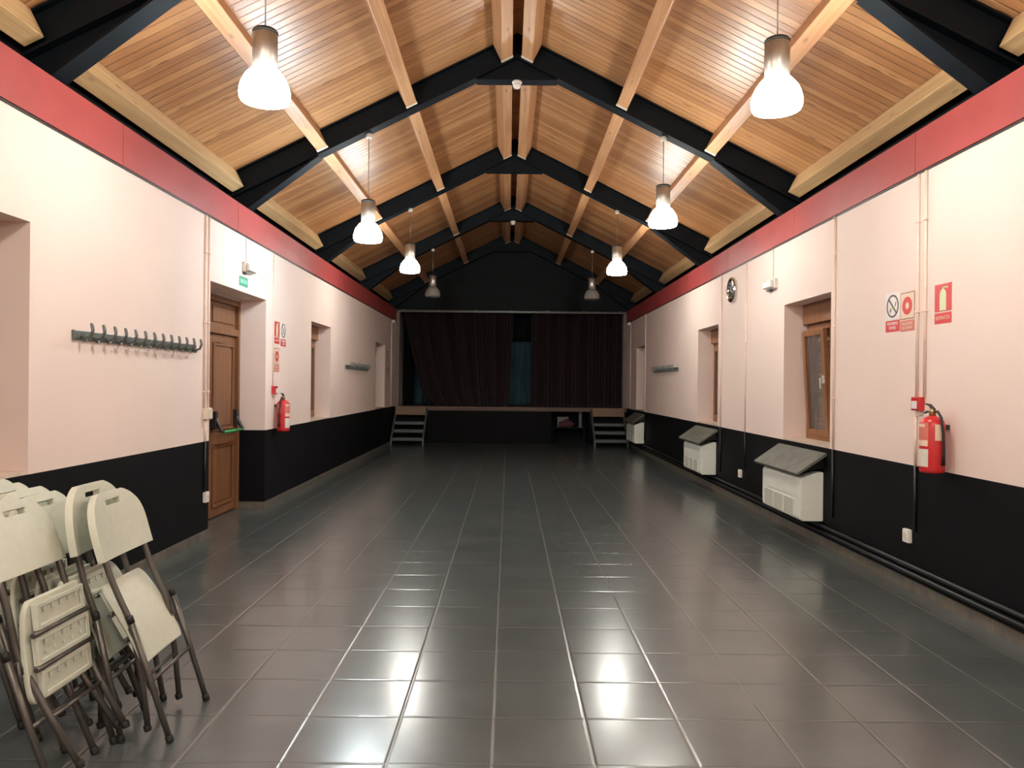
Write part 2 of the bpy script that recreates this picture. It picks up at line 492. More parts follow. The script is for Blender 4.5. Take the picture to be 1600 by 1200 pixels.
# red band in panels
seams = [-4.4, -3.85, -1.5, 0.83, 3.16, 5.49, 7.83, 10.17, 12.5, 14.84, 17.17, 18.9]
n = 0
for x_in, sgn in ((XL, -1), (XR, 1)):
    for a, b in zip(seams[:-1], seams[1:]):
        n += 1
        mb = MB().box(x_in-sgn*0.022, x_in, a+0.003, b-0.003, BAND0, BAND1+0.004, M['band'])
        struct(mb.build('trim_%d' % n))
    mb = MB().box(x_in-sgn*0.012, x_in, YB, YS, BAND0-0.012, BAND0, M['dark_metal'])  # dark strip drawn in as the shadow line below the band
    n += 1; struct(mb.build('trim_%d' % n))

# tiled skirting
mb = MB()
for a, b in ((YB, DOOR[0]), (DOOR[1], YS)): mb.box(XL, XL+0.012, a, b, 0, 0.082, M['skirt'])
mb.box(XL-0.33, XL+0.012, DOOR[1]-0.012, DOOR[1], 0, 0.082, M['skirt'])
mb.box(XL-0.33, XL+0.012, DOOR[0], DOOR[0]+0.012, 0, 0.082, M['skirt'])
struct(mb.build('baseboard_left'))
mb = MB().box(XR-0.012, XR, YB, YS, 0, 0.082, M['skirt'])
struct(mb.build('baseboard_right'))

# ------------------------------------------------------------------ roof trusses
def cz(d): return CEIL - 0.5*d
ORD = ['nearest the camera', 'second from the camera', 'third from the camera', 'fourth from the camera', 'over the stage front']
for k in range(5):
    y = TY0 + BAY*k
    t = thing('roof_truss', 'black steel roof truss ' +
              ['nearest the camera, cut by the top corners of the photo', 'second from the camera, with a white detector at its apex',
               'third from the camera, without a detector', 'fourth from the camera, with a white detector at its apex', 'farthest, dark against the stage gable'][k],
              'roof truss', (0, y, 0), group='black steel roof trusses')
    for s in (-1, 1):
        mb = MB()
        X = lambda d: RX + s*d
        web = 0.035
        mb.prism([(X(0), cz(0)-0.01), (X(3.14), cz(3.14)-0.01), (X(3.14), cz(3.14)-0.27), (X(0), cz(0)-0.27)], -web, web, 'y', M['steel_black'])
        mb.prism([(X(0), cz(0)-0.255), (X(3.14), cz(3.14)-0.255), (X(3.14), cz(3.14)-0.272), (X(0), cz(0)-0.272)], -0.08, 0.08, 'y', M['steel_black'])
        mb.prism([(X(0), cz(0)-0.002), (X(3.14), cz(3.14)-0.002), (X(3.14), cz(3.14)-0.018), (X(0), cz(0)-0.018)], -0.08, 0.08, 'y', M['steel_black'])
        mb.build('rafter', t)
        mb = MB()
        a, b = 2.2, 3.14
        za, zb0, zb1 = cz(a)-0.272, cz(b)-0.272, cz(b)-0.52
        mb.prism([(X(a), za), (X(b), zb0), (X(b), zb1)], -0.012, 0.012, 'y', M['steel_black'])
        mb.prism([(X(a), za), (X(b), zb1), (X(b), zb1-0.014), (X(a-0.03), za-0.004)], -0.08, 0.08, 'y', M['steel_black'])
        mb.build('haunch', t)
    mb = MB()
    zt = cz(0.46)-0.272
    mb.prism([(RX-0.46, zt+0.0), (RX, cz(0)-0.26), (RX+0.46, zt+0.0), (RX+0.40, zt-0.012), (RX-0.40, zt-0.012)], -0.03, 0.03, 'y', M['steel_black'])
    mb.prism([(RX-0.46, zt+0.002), (RX+0.46, zt+0.002), (RX+0.44, zt-0.014), (RX-0.44, zt-0.014)], -0.075, 0.075, 'y', M['steel_black'])
    mb.build('ridge_plate', t)

# purlins
BAYN = ['nearest bay', 'second bay', 'third bay', 'fourth bay', 'last bay before the stage']
rows = [('ridge', 0.205, 0.135, 'pine'), ('upper', 1.245, 0.125, 'pine'), ('lower', 2.22, 0.125, 'pine'), ('eave', 3.14, 0.14, 'pale_pine')]
for k in range(5):
    y0 = TY0 + BAY*(k-1) + 0.085; y1 = TY0 + BAY*k - 0.085
    for s, side in ((-1, 'left'), (1, 'right')):
        for rn, d, w, mt in rows:
            th = {'ridge': 0.215, 'upper': 0.21, 'lower': 0.21, 'eave': 0.20}[rn]
            lab = {'ridge': 'pine ridge beam %s of the dark ridge slot, %s' % (side, BAYN[k]),
                   'upper': 'upper pine purlin on the %s roof slope, %s' % (side, BAYN[k]),
                   'lower': 'lower pine purlin above the %s lamp row, %s' % (side, BAYN[k]),
                   'eave': 'pale pine eave beam above the %s red band, %s' % (side, BAYN[k])}[rn]
            p = thing('roof_purlin', lab, 'roof beam', (RX+s*d, y0, cz(d)-0.006), (0, s*SLOPE, 0), 'pine purlins under the roof boards')
            mb = MB().box(-w/2, w/2, 0, y1-y0, -th, 0, M[mt])
            mb.build('beam', p, bevel=0.006)
            if rn != 'eave':
                mb = MB().box(-w/2-0.003, w/2+0.003, y1-y0-0.045, y1-y0+0.002, -th-0.005, -th+0.012, M['hanger'])
                mb.build('hanger', p)

# white detectors under the apex
for k, lab in ((1, 'white smoke detector under the apex of the second truss'), (3, 'white smoke detector under the apex of the fourth truss, farther off')):
    t = thing('smoke_detector', lab, 'smoke detector', (RX-0.0, TY0+BAY*k-0.03, cz(0.46)-0.287), group='smoke detectors')
    MB().lathe([(0.055, 0), (0.055, -0.02), (0.05, -0.025)], M['white_plastic'], 20).build('base', t)
    MB().lathe([(0.043, -0.0252), (0.046, -0.045), (0.036, -0.07), (0.012, -0.078), (0.0, -0.079)], M['white_plastic'], 20).build('sensor_head', t)

# ------------------------------------------------------------------ pendant lamps
def pendant(x, y, zb, lit, label):
    t = thing('pendant_lamp', label, 'pendant lamp', (x, y, zb), group='pendant lamps in two rows')
    d = abs(x-RX); ztop = cz(d)-0.275-zb
    MB().lathe([(0.03, ztop-0.05), (0.034, ztop-0.045), (0.034, ztop)], M['white_plastic'], 16).build('canopy', t)
    MB().tube([(0, 0, 0.453), (0, 0, ztop-0.05)], 0.0045, M['wire'], 6).build('suspension_cable', t)
    MB().lathe([(0.072, 0.201), (0.078, 0.205), (0.078, 0.425), (0.073, 0.43)], M['alu'], 32).build('housing', t)
    MB().lathe([(0.08, 0.4305), (0.081, 0.443), (0.07, 0.455), (0.012, 0.457)], M['dark_metal'], 32).build('top_cap', t)
    prof = [(0.147, 0.0), (0.156, 0.018), (0.159, 0.045), (0.156, 0.075), (0.147, 0.108), (0.132, 0.140), (0.113, 0.168), (0.094, 0.190), (0.079, 0.2005),
            (0.075, 0.199), (0.092, 0.186), (0.109, 0.165), (0.128, 0.137), (0.142, 0.106), (0.151, 0.074), (0.154, 0.045), (0.151, 0.020), (0.143, 0.002)]
    m = {0: M['unlit'], 1: M['lit_warm'], 2: M['lit_cool'], 3: M['lit_rear']}[lit]
    MB().lathe(prof, m, 32, close=True).build('shade', t)
    mb = MB().lathe([(0.02, 0.198), (0.024, 0.175), (0.045, 0.14), (0.048, 0.1), (0.033, 0.058), (0.0, 0.042)], M['lit_bulb'] if lit else M['bulb'], 16)
    mb.build('bulb', t)
    return t
LX = 1.64
side_w = {-1: 'left', 1: 'right'}
for k in range(-2, 4):
    for s in (-1, 1):
        lit = 1 if k >= 0 else 3
        if k == 0: lab = 'largest lit pendant lamp, nearest, in the %s row' % side_w[s]
        elif k == 1: lab = 'lit pendant lamp second in the %s row%s' % (side_w[s], ', with bluish glare' if s < 0 else '')
        elif k == 2: lab = 'smallest lit pendant lamp, third in the %s row' % side_w[s]
        elif k == 3: lab = 'unlit grey pendant lamp at the dark stage end of the %s row' % side_w[s]
        else: lab = 'lit pendant lamp %s the camera, outside the photo, in the %s row' % ('above' if k == -1 else 'behind', side_w[s])
        if k == 3: lit = 0
        if (k, s) == (1, -1): lit = 2
        zb = {(-2, -1): 3.28, (-2, 1): 3.28, (-1, -1): 3.28, (-1, 1): 3.28, (0, -1): 3.30, (0, 1): 3.275, (1, -1): 3.08, (1, 1): 3.28, (2, -1): 3.265, (2, 1): 3.265, (3, -1): 3.29, (3, 1): 3.27}[(k, s)]
        pendant(RX + s*LX + (0.0), TY0 + 0.02 + BAY*k, zb, lit, lab)

# ------------------------------------------------------------------ windows
def window(i, ya, yb, side, z1=ZW1, tilt=0.0):
    """side -1 left wall, 1 right wall. local: x across (viewer's right), y into wall, z up"""
    w = yb-ya; h = z1-DADO
    rot = RW if side > 0 else LW
    xin = XR if side > 0 else XL
    t = struct_empty('window_%d' % i, (xin, (ya+yb)/2, DADO), (0, 0, rot))
    D = 0.25; f = 0.07
    MB().box(-w/2, w/2, 0.002, 0.43, 0.0005, 0.02, M['sill']).build('sill', t)
    mb = MB()
    mb.box(-w/2, -w/2+f, D, D+0.07, 0.02, h-0.22, M['frame']); mb.box(w/2-f, w/2, D, D+0.07, 0.02, h-0.22, M['frame'])
    mb.box(-w/2+f, w/2-f, D, D+0.07, 0.02, 0.02+f, M['frame']); mb.box(-w/2+f, w/2-f, D, D+0.07, h-0.22-f, h-0.22, M['frame'])
    mb.build('frame', t, bevel=0.006)
    mb = MB().box(-w/2+0.002, w/2-0.002, D-0.05, D+0.18, h-0.22, h-0.001, M['frame'])
    mb.build('shutter_box', t, bevel=0.008)
    MB().box(-w/2+f, w/2-f, D+0.10, D+0.115, 0.02, h-0.22, M['slats']).build('shutter', t)
    MB().box(-w/2, w/2, 0.40, 0.43, 0.02, h, M['matte_black']).build('outer_board', t)
    for s in (-1, 1):
        x0, x1 = (-w/2+f-0.02, 0.0) if s < 0 else (0.0, w/2-f+0.02)
        mb = MB(); g = 0.06; z0, zt = 0.0, h-0.22-f-0.02-0.05
        mb.box(x0, x0+g, -0.045, 0, z0, zt, M['frame']); mb.box(x1-g, x1, -0.045, 0, z0, zt, M['frame'])
        mb.box(x0+g, x1-g, -0.045, 0, z0, z0+g, M['frame']); mb.box(x0+g, x1-g, -0.045, 0, zt-g, zt, M['frame'])
        a = mb.build('sash', t, loc=(0, D+0.035, 0.07), rot=(tilt if (s < 0) == (side > 0) else 0.0, 0, 0), bevel=0.006)
        MB().box(x0+g, x1-g, -0.026, -0.02, z0+g, zt-g, M['glass']).build('pane', a)
        hx = x1-0.03 if s < 0 else x0+0.03
        if s < 0:
            hb = MB().box(hx-0.012, hx+0.012, -0.062, -0.045, 0.55, 0.63, M['white_plastic'])
            hb.tube([(hx, -0.06, 0.6), (hx, -0.085, 0.6), (hx, -0.088, 0.5)], 0.008, M['white_plastic'], 8)
            hb.build('handle', a)
    return t
i = 0
for a, b in LW_WIN: i += 1; window(i, a, b, -1, 2.45 if a < 5 else ZW1)
for j, (a, b) in enumerate(RW_WIN): i += 1; window(i, a, b, 1, ZW1, R(3.5) if j == 0 else 0.0)

# ------------------------------------------------------------------ exit door
dw = DOOR[1]-DOOR[0]
door = struct_empty('door_1', (XL-0.33, (DOOR[0]+DOOR[1])/2, 0.0), (0, 0, LW))   # local x = +Y, local y = into wall
mb = MB()
H = DOOR[3]-0.03
mb.box(-dw/2, -dw/2+0.06, -0.03, 0.08, 0, H, M['door']); mb.box(dw/2-0.06, dw/2, -0.03, 0.08, 0, H, M['door'])
mb.box(-dw/2+0.06, dw/2-0.06, -0.03, 0.08, H-0.06, H, M['door']); mb.box(-dw/2+0.06, dw/2-0.06, -0.03, 0.08, 2.03, 2.11, M['door'])
mb.build('door_frame', door, bevel=0.006)
MB().box(-dw/2, dw/2, -0.02, 0.10, H, DOOR[3], M['ivory']).build('lintel_strip', door)
for s in (-1, 1):
    x0, x1 = (-dw/2+0.06, -0.004) if s < 0 else (0.004, dw/2-0.06)
    mb = MB().box(x0, x1, 0.01, 0.05, 2.11, H-0.06, M['door'])
    mb.box(x0+0.07, x1-0.07, -0.004, 0.01, 2.16, H-0.11, M['door'])
    mb.build('transom_panel', door, bevel=0.005)
    mb = MB().box(x0, x1, 0.01, 0.05, 0.012, 2.025, M['door'])
    lf = mb.build('door_leaf', door, bevel=0.004)
    for z0, z1 in ((0.12, 0.80), (0.96, 1.93)):
        mb = MB()
        a0, a1 = x0+0.09, x1-0.09; g = 0.03
        for q in ((a0, a0+g, z0, z1), (a1-g, a1, z0, z1), (a0+g, a1-g, z0, z0+g), (a0+g, a1-g, z1-g, z1)):
            mb.box(q[0], q[1], -0.008, 0.0098, q[2], q[3], M['door'])
        mb.box(a0+g+0.015, a1-g-0.015, 0.001, 0.0098, z0+g+0.015, z1-g-0.015, M['door'])
        mb.build('panel_moulding', lf, bevel=0.006)
    if s < 0: continue          # only the far leaf carries the bar
    pb = MB()
    pb.tube([(x0+0.10, -0.115, 0.95), (x1-0.09, -0.115, 0.95)], 0.017, M['green'], 12)
    bar = pb.build('panic_bar', lf)
    for xx in (x0+0.07, x1-0.07):
        mb = MB().box(xx-0.03, xx+0.03, -0.055, 0.0095, 0.98, 1.18, M['black_plastic'])
        mb.tube([(xx, -0.04, 1.10), (xx, -0.085, 1.0), (xx, -0.115, 0.95)], [0.02, 0.02, 0.022], M['black_plastic'], 10)
        mb.build('bar_arm', bar, bevel=0.006)
MB().box(-dw/2, dw/2, 0.085, 0.11, 0, DOOR[3], M['matte_black']).build('outer_board', door)

# ------------------------------------------------------------------ signs and small wall fittings
def plate(mb, x0, x1, z0, z1, mat, y0=-0.004, y1=-0.0003):
    mb.box(x0, x1, y0, y1, z0, z1, mat)

def ring(mb, cx, czz, r0, r1, mat, y=-0.0058, n=40, sx=1.0):
    k = []
    for j in range(n):
        a = 2*PI*j/n
        k.append((cx+sx*r0*math.cos(a), czz+r0*math.sin(a))); k.append((cx+sx*r1*math.cos(a), czz+r1*math.sin(a)))
    vs = [(p[0], y, p[1]) for p in k] + [(p[0], -0.0035, p[1]) for p in k]
    fs = []; o = 2*n
    for j in range(n):
        a, b, c, d = 2*j, 2*j+1, (2*j+3) % (2*n), (2*j+2) % (2*n)
        fs += [(a, b, c, d), (b, b+o, c+o, c), (a, d, d+o, a+o)]
    mb.faces(vs, fs, mat)

def disc(mb, cx, czz, r, mat, y=-0.0056, n=36):
    vs = [(cx+r*math.cos(2*PI*j/n), y, czz+r*math.sin(2*PI*j/n)) for j in range(n)]
    vs2 = [(v[0], -0.0035, v[2]) for v in vs]
    mb.faces(vs+vs2, [tuple(range(n))]+[(j, (j+1) % n, (j+1) % n+n, j+n) for j in range(n)], mat)

def poly(mb, pts, mat, y=-0.0052):
    n = len(pts)
    vs = [(p[0], y, p[1]) for p in pts] + [(p[0], -0.0035, p[1]) for p in pts]
    mb.faces(vs, [tuple(range(n))]+[(j, (j+1) % n, (j+1) % n+n, j+n) for j in range(n)], mat)

def wall_at(side, y, z):
    return ((XR+0.002 if side > 0 else XL-0.002), y, z), (0, 0, RW if side > 0 else LW)

def no_smoking(side, y, z, label):
    loc, rot = wall_at(side, y, z)
    t = thing('no_smoking_sign', label, 'sign', loc, rot, 'no smoking signs')
    mb = MB(); plate(mb, -0.105, 0.105, 0.095, 0.305, M['white_sign'])
    ring(mb, 0, 0.20, 0.076, 0.09, M['ink'])
    c, s_ = math.cos(R(45)), math.sin(R(45))
    poly(mb, [(-0.058, 0.268), (-0.068, 0.258), (0.058, 0.132), (0.068, 0.142)], M['ink'], -0.0058)
    poly(mb, [(-0.050, 0.178), (-0.050, 0.192), (0.035, 0.192), (0.035, 0.178)], M['lumi_sign'])
    poly(mb, [(-0.045, 0.155), (-0.03, 0.15), (-0.015, 0.18), (-0.03, 0.186)], M['grey_metal'])
    poly(mb, [(0.03, 0.195), (0.045, 0.2), (0.055, 0.232), (0.042, 0.228)], M['grey_metal'])
    mb.build('pictogram_plate', t)
    mb = MB(); plate(mb, -0.105, 0.105, 0.0, 0.088, M['red_sign'])
    pl = mb.build('caption_plate', t)
    lettering('PROHIBIDO', 0.034, M['white_sign'], pl, 0, 0.062, -0.0046, width=0.16)
    lettering('FUMAR', 0.034, M['white_sign'], pl, 0, 0.028, -0.0046, width=0.10)
    return t

def alarm_sign(side, y, z, label):
    loc, rot = wall_at(side, y, z)
    t = thing('alarm_button_sign', label, 'sign', loc, rot, 'fire alarm button signs')
    mb = MB(); plate(mb, -0.10, 0.10, 0.09, 0.295, M['brown_ink']); plate(mb, -0.092, 0.092, 0.098, 0.287, M['cream_sign'], -0.0046)
    ring(mb, 0, 0.192, 0.026, 0.068, M['red_sign'], -0.006)
    mb.build('pictogram_plate', t)
    mb = MB(); plate(mb, -0.10, 0.10, 0.0, 0.082, M['red_faded'])
    pl = mb.build('caption_plate', t)
    lettering('PULSADOR', 0.03, M['cream_sign'], pl, 0, 0.056, -0.0046, width=0.15)
    lettering('DE ALARMA', 0.03, M['cream_sign'], pl, 0, 0.025, -0.0046, width=0.15)
    return t

def extinguisher_sign(side, y, z, label):
    loc, rot = wall_at(side, y, z)
    t = thing('extinguisher_sign', label, 'sign', loc, rot, 'fire extinguisher signs')
    mb = MB(); plate(mb, -0.10, 0.10, 0.085, 0.275, M['red_sign'])
    poly(mb, [(-0.038, 0.09), (0.038, 0.09), (0.038, 0.205), (0.028, 0.228), (0.012, 0.238), (0.012, 0.25), (-0.012, 0.25), (-0.012, 0.238), (-0.028, 0.228), (-0.038, 0.205)], M['lumi_sign'])
    poly(mb, [(-0.012, 0.252), (0.05, 0.256), (0.06, 0.24), (0.052, 0.237), (0.044, 0.247), (-0.012, 0.243)], M['lumi_sign'])
    mb.build('pictogram_plate', t)
    mb = MB(); plate(mb, -0.10, 0.10, 0.0, 0.075, M['red_sign'])
    pl = mb.build('caption_plate', t)
    lettering('EXTINTOR', 0.036, M['cream_sign'], pl, 0, 0.038, -0.0046, width=0.165)
    return t

no_smoking(1, 5.83, 1.945, 'no smoking sign with dark slashed ring on the right wall, left of two pink pipes')
alarm_sign(1, 5.615, 1.935, 'square sign with red ring, beside two pink pipes on the right wall')
extinguisher_sign(1, 5.155, 1.955, 'red sign showing a pale extinguisher, on the right wall above the extinguisher')
extinguisher_sign(-1, 9.24, 1.98, 'narrow looking red extinguisher sign on the left wall, above the ring sign')
no_smoking(-1, 9.50, 1.96, 'no smoking sign on the left wall past the exit door')
alarm_sign(-1, 9.24, 1.63, 'faded sign with red ring on the left wall, below the extinguisher sign')
extinguisher_sign(-1, 17.75, 2.0, 'dark red upper sign on the left wall next to the stage')
alarm_sign(-1, 17.75, 1.63, 'dark red lower sign on the left wall next to the stage')

loc, rot = wall_at(-1, 8.06, 2.535)
t = thing('exit_sign', 'small green SALIDA exit sign above the brown exit door', 'sign', loc, rot)
mb = MB(); plate(mb, -0.13, 0.13, 0, 0.105, M['green_sign']); 
pl = mb.build('plate', t)
lettering('SALIDA', 0.062, M['mint'], pl, 0, 0.053, -0.0046, width=0.2)

def emergency_light(side, y, z, label):
    loc, rot = wall_at(side, y, z)
    t = thing('emergency_light', label, 'emergency light', loc, rot, 'wall emergency lights')
    MB().box(-0.13, 0.13, -0.045, 0, 0.0, 0.11, M['white_plastic']).build('housing', t, bevel=0.01)
    MB().prism([(-0.05, 0.008), (-0.085, 0.02), (-0.085, 0.085), (-0.05, 0.10)], -0.12, 0.12, 'x', M['white_plastic']).build('diffuser', t, bevel=0.006)
    MB().box(-0.12, 0.0, -0.044, -0.004, -0.012, -0.0002, M['dark_metal']).build('bottom_strip', t)
emergency_light(-1, 8.14, 2.69, 'white emergency light above the green exit sign on the left wall')
emergency_light(1, 8.47, 2.615, 'white emergency light high on the right wall near the first window')

# clock
loc, rot = wall_at(1, 9.98, 2.80)
t = thing('wall_clock', 'round chrome wall clock with dark face on the right wall', 'clock', loc, rot)
MB().lathe([(0.165, 0), (0.172, -0.02), (0.165, -0.045), (0.145, -0.055), (0.125, -0.05), (0.125, -0.03)], M['chrome'], 48, axis='y').build('rim', t)
MB().lathe([(0.1249, -0.028), (0.1249, -0.034)], M['clock_face'], 48, axis='y').build('dial', t)
mb = MB()
for q in range(12):
    a = q*PI/6; mtx = Matrix.Rotation(a, 4, 'Y')
    mb.box(-0.004, 0.004, -0.037, -0.0345, 0.095, 0.115, M['white_plastic'], mtx)
mb.build('hour_marks', t)
for nm, a, L in (('hour_hand', 2.2, 0.06), ('minute_hand', 0.6, 0.095)):
    MB().box(-0.004, 0.004, -0.041, -0.0385, -0.015, L, M['white_plastic'], Matrix.Rotation(a, 4, 'Y')).build(nm, t)

# sockets / boxes / call points
def socket(side, y, z, label, big=False):
    loc, rot = wall_at(side, y, z)
    t = thing('wall_socket', label, 'socket', loc, rot, 'white wall sockets')
    w, h = (0.04, 0.05) if not big else (0.05, 0.055)
    MB().box(-w, w, -0.035, 0, -h, h, M['white_plastic']).build('box', t, bevel=0.006)
    MB().lathe([(0.025, -0.0352), (0.025, -0.038), (0.02, -0.0375), (0.019, -0.0355)], M['ivory'], 20, axis='y').build('outlet', t)
socket(1, 5.56, 0.40, 'white socket low on the black dado below the right extinguisher')
socket(1, 9.57, 0.385, 'white socket low on the black dado between the two nearer heaters')
socket(-1, 7.08, 0.40, 'white socket low on the black dado beside the exit door')
loc, rot = wall_at(-1, 7.08, 1.14)
t = thing('junction_box', 'pale junction box at the foot of the conduits beside the exit door', 'junction box', loc, rot)
MB().box(-0.055, 0.055, -0.05, 0, 0, 0.11, M['ivory']).build('box', t, bevel=0.006)
MB().box(-0.045, 0.045, -0.056, -0.0502, 0.01, 0.10, M['ivory']).build('lid', t, bevel=0.003)

def call_point(side, y, z, label):
    loc, rot = wall_at(side, y, z)
    t = thing('alarm_call_point', label, 'alarm button', loc, rot, 'red alarm call points')
    MB().box(-0.05, 0.05, -0.05, 0, -0.045, 0.055, M['red']).build('box', t, bevel=0.006)
    MB().box(-0.034, 0.034, -0.0545, -0.0502, -0.032, 0.025, M['white_sign']).build('press_panel', t, bevel=0.002)
    MB().box(-0.016, 0.016, -0.03, -0.002, -0.075, -0.0455, M['ivory']).build('cable_gland', t)
call_point(1, 5.42, 1.385, 'red alarm call point on the right wall below two pink pipes')
call_point(-1, 9.10, 1.40, 'red alarm call point on the left wall above the extinguisher')

# conduits
def conduit(side, y, z0, z1, label, name='cable_conduit', r=0.011, split=None):
    loc, rot = wall_at(side, y, 0)
    t = thing(name, label, 'conduit', loc, rot, 'painted cable conduits')
    zs = [z0, z1]
    if z0 < DADO < z1:
        MB().tube([(0, -r, z0), (0, -r, DADO)], r, M['pipe_black'], 8).build('lower_run', t)
        MB().tube([(0, -r, DADO), (0, -r, z1)], r, M['pipe_pink'], 8).build('upper_run', t)
    else:
        MB().tube([(0, -r, z0), (0, -r, z1)], r, M['pipe_pink'], 8).build('pipe', t)
    z = z1-0.35
    while z > max(z0, DADO)+0.1:
        MB().box(-0.02, 0.02, -2*r-0.004, 0, z-0.008, z+0.008, M['pipe_pink']).build('clip', t, bevel=0.003)
        z -= 0.66
ZT = BAND0-0.015
conduit(1, 5.46, 1.44, ZT, 'left of two pink pipes running down to the right call point')
conduit(1, 5.36, 1.44, ZT, 'right of two pink pipes running down to the right call point')
conduit(1, 5.47, 0.45, 1.30, 'short pipe from the right call point down to the socket')
conduit(1, 6.86, 0.3, ZT, 'pink pipe along the near edge of the first right window')
conduit(1, 8.47, 2.73, ZT, 'short thin pipe above the emergency light on the right wall', r=0.007)
conduit(1, 9.42, 0.44, ZT, 'pink pipe down to the socket right of the clock', r=0.009)
conduit(1, 10.5, 0.3, ZT, 'pink pipe left of the clock at the second right window')
conduit(1, 16.3, 0.3, ZT, 'pink pipe at the farthest right window', r=0.014)
conduit(1, 18.3, DADO+0.02, ZT-0.06, 'pink pipe on the right wall next to the stage', r=0.014)
conduit(-1, 7.03, 1.25, ZT, 'left of two pink conduits down to the junction box by the exit door')
conduit(-1, 7.12, 1.25, ZT, 'right of two pink conduits down to the junction box by the exit door', r=0.009)
conduit(-1, 7.06, 0.45, 1.135, 'short conduit from the junction box down to the socket by the exit door')
conduit(-1, 8.12, 2.80, ZT, 'short thin pipe above the emergency light over the exit door', r=0.007)
conduit(-1, 9.08, 1.456, ZT, 'thin pink pipe down to the left call point', r=0.008)
conduit(-1, 18.2, DADO+0.02, ZT-0.06, 'pink pipe on the left wall next to the stage', r=0.014)
for side, y in ((-1, 18.4), (1, 18.45)):
    loc, rot = wall_at(side, y, 3.035)
    t = thing('motion_sensor', 'tiny white sensor under the red band at the stage end of the %s wall' % side_w[side], 'sensor', loc, rot, 'white sensors by the stage')
    MB().box(-0.05, 0.05, -0.06, 0, -0.04, 0.04, M['white_plastic']).build('body', t, bevel=0.012)
    MB().lathe([(0.026, -0.0602), (0.022, -0.072), (0.0, -0.078)], M['white_plastic'], 14, axis='y').build('lens', t)

# black pipes low on the right wall
for z, w in ((0.135, 'lower'), (0.19, 'upper')):
    t = thing('heating_pipe', '%s of two black painted pipes along the foot of the right wall' % w, 'pipe', (XR-0.028, 0, z), group='black heating pipes')
    MB().tube([(0, YB+0.1, 0), (0, 18.3, 0)], 0.017, M['pipe_black'], 10).build('pipe', t)
    for q in range(12):
        MB().box(-0.006, 0.026, q*1.55-0.01, q*1.55+0.01, -0.019, -0.0172, M['pipe_black']).build('bracket', t)

# ------------------------------------------------------------------ coat racks
def coat_rack(side, ya, yb, z, nh, label):
    loc, rot = wall_at(side, (ya+yb)/2, z)
    t = thing('coat_rack', label, 'coat rack', loc, rot, 'grey coat racks')
    L = yb-ya
    MB().box(-L/2, L/2, -0.022, 0, -0.032, 0.03, M['grey_metal']).build('rail', t, bevel=0.004)
    for q in range(nh):
        x = -L/2 + 0.08 + (L-0.16)*q/(nh-1)
        mb = MB().tube([(x, -0.021, -0.012), (x, -0.05, -0.022), (x, -0.085, -0.008), (x, -0.10, 0.03), (x, -0.095, 0.062), (x, -0.088, 0.078)],
                       [0.010, 0.010, 0.011, 0.011, 0.012, 0.008], M['grey_metal'], 8)
        mb.tube([(x, -0.021, -0.016), (x, -0.045, -0.04), (x, -0.062, -0.034)], [0.008, 0.008, 0.006], M['grey_metal'], 8)
        mb.build('hook', t)
coat_rack(-1, 4.90, 6.82, 1.805, 13, 'long grey coat rack on the near left wall before the exit door')
coat_rack(-1, 13.1, 15.05, 1.79, 13, 'distant grey coat rack on the left wall between two windows')
coat_rack(1, 13.15, 15.2, 1.81, 13, 'distant grey coat rack on the right wall between two windows')

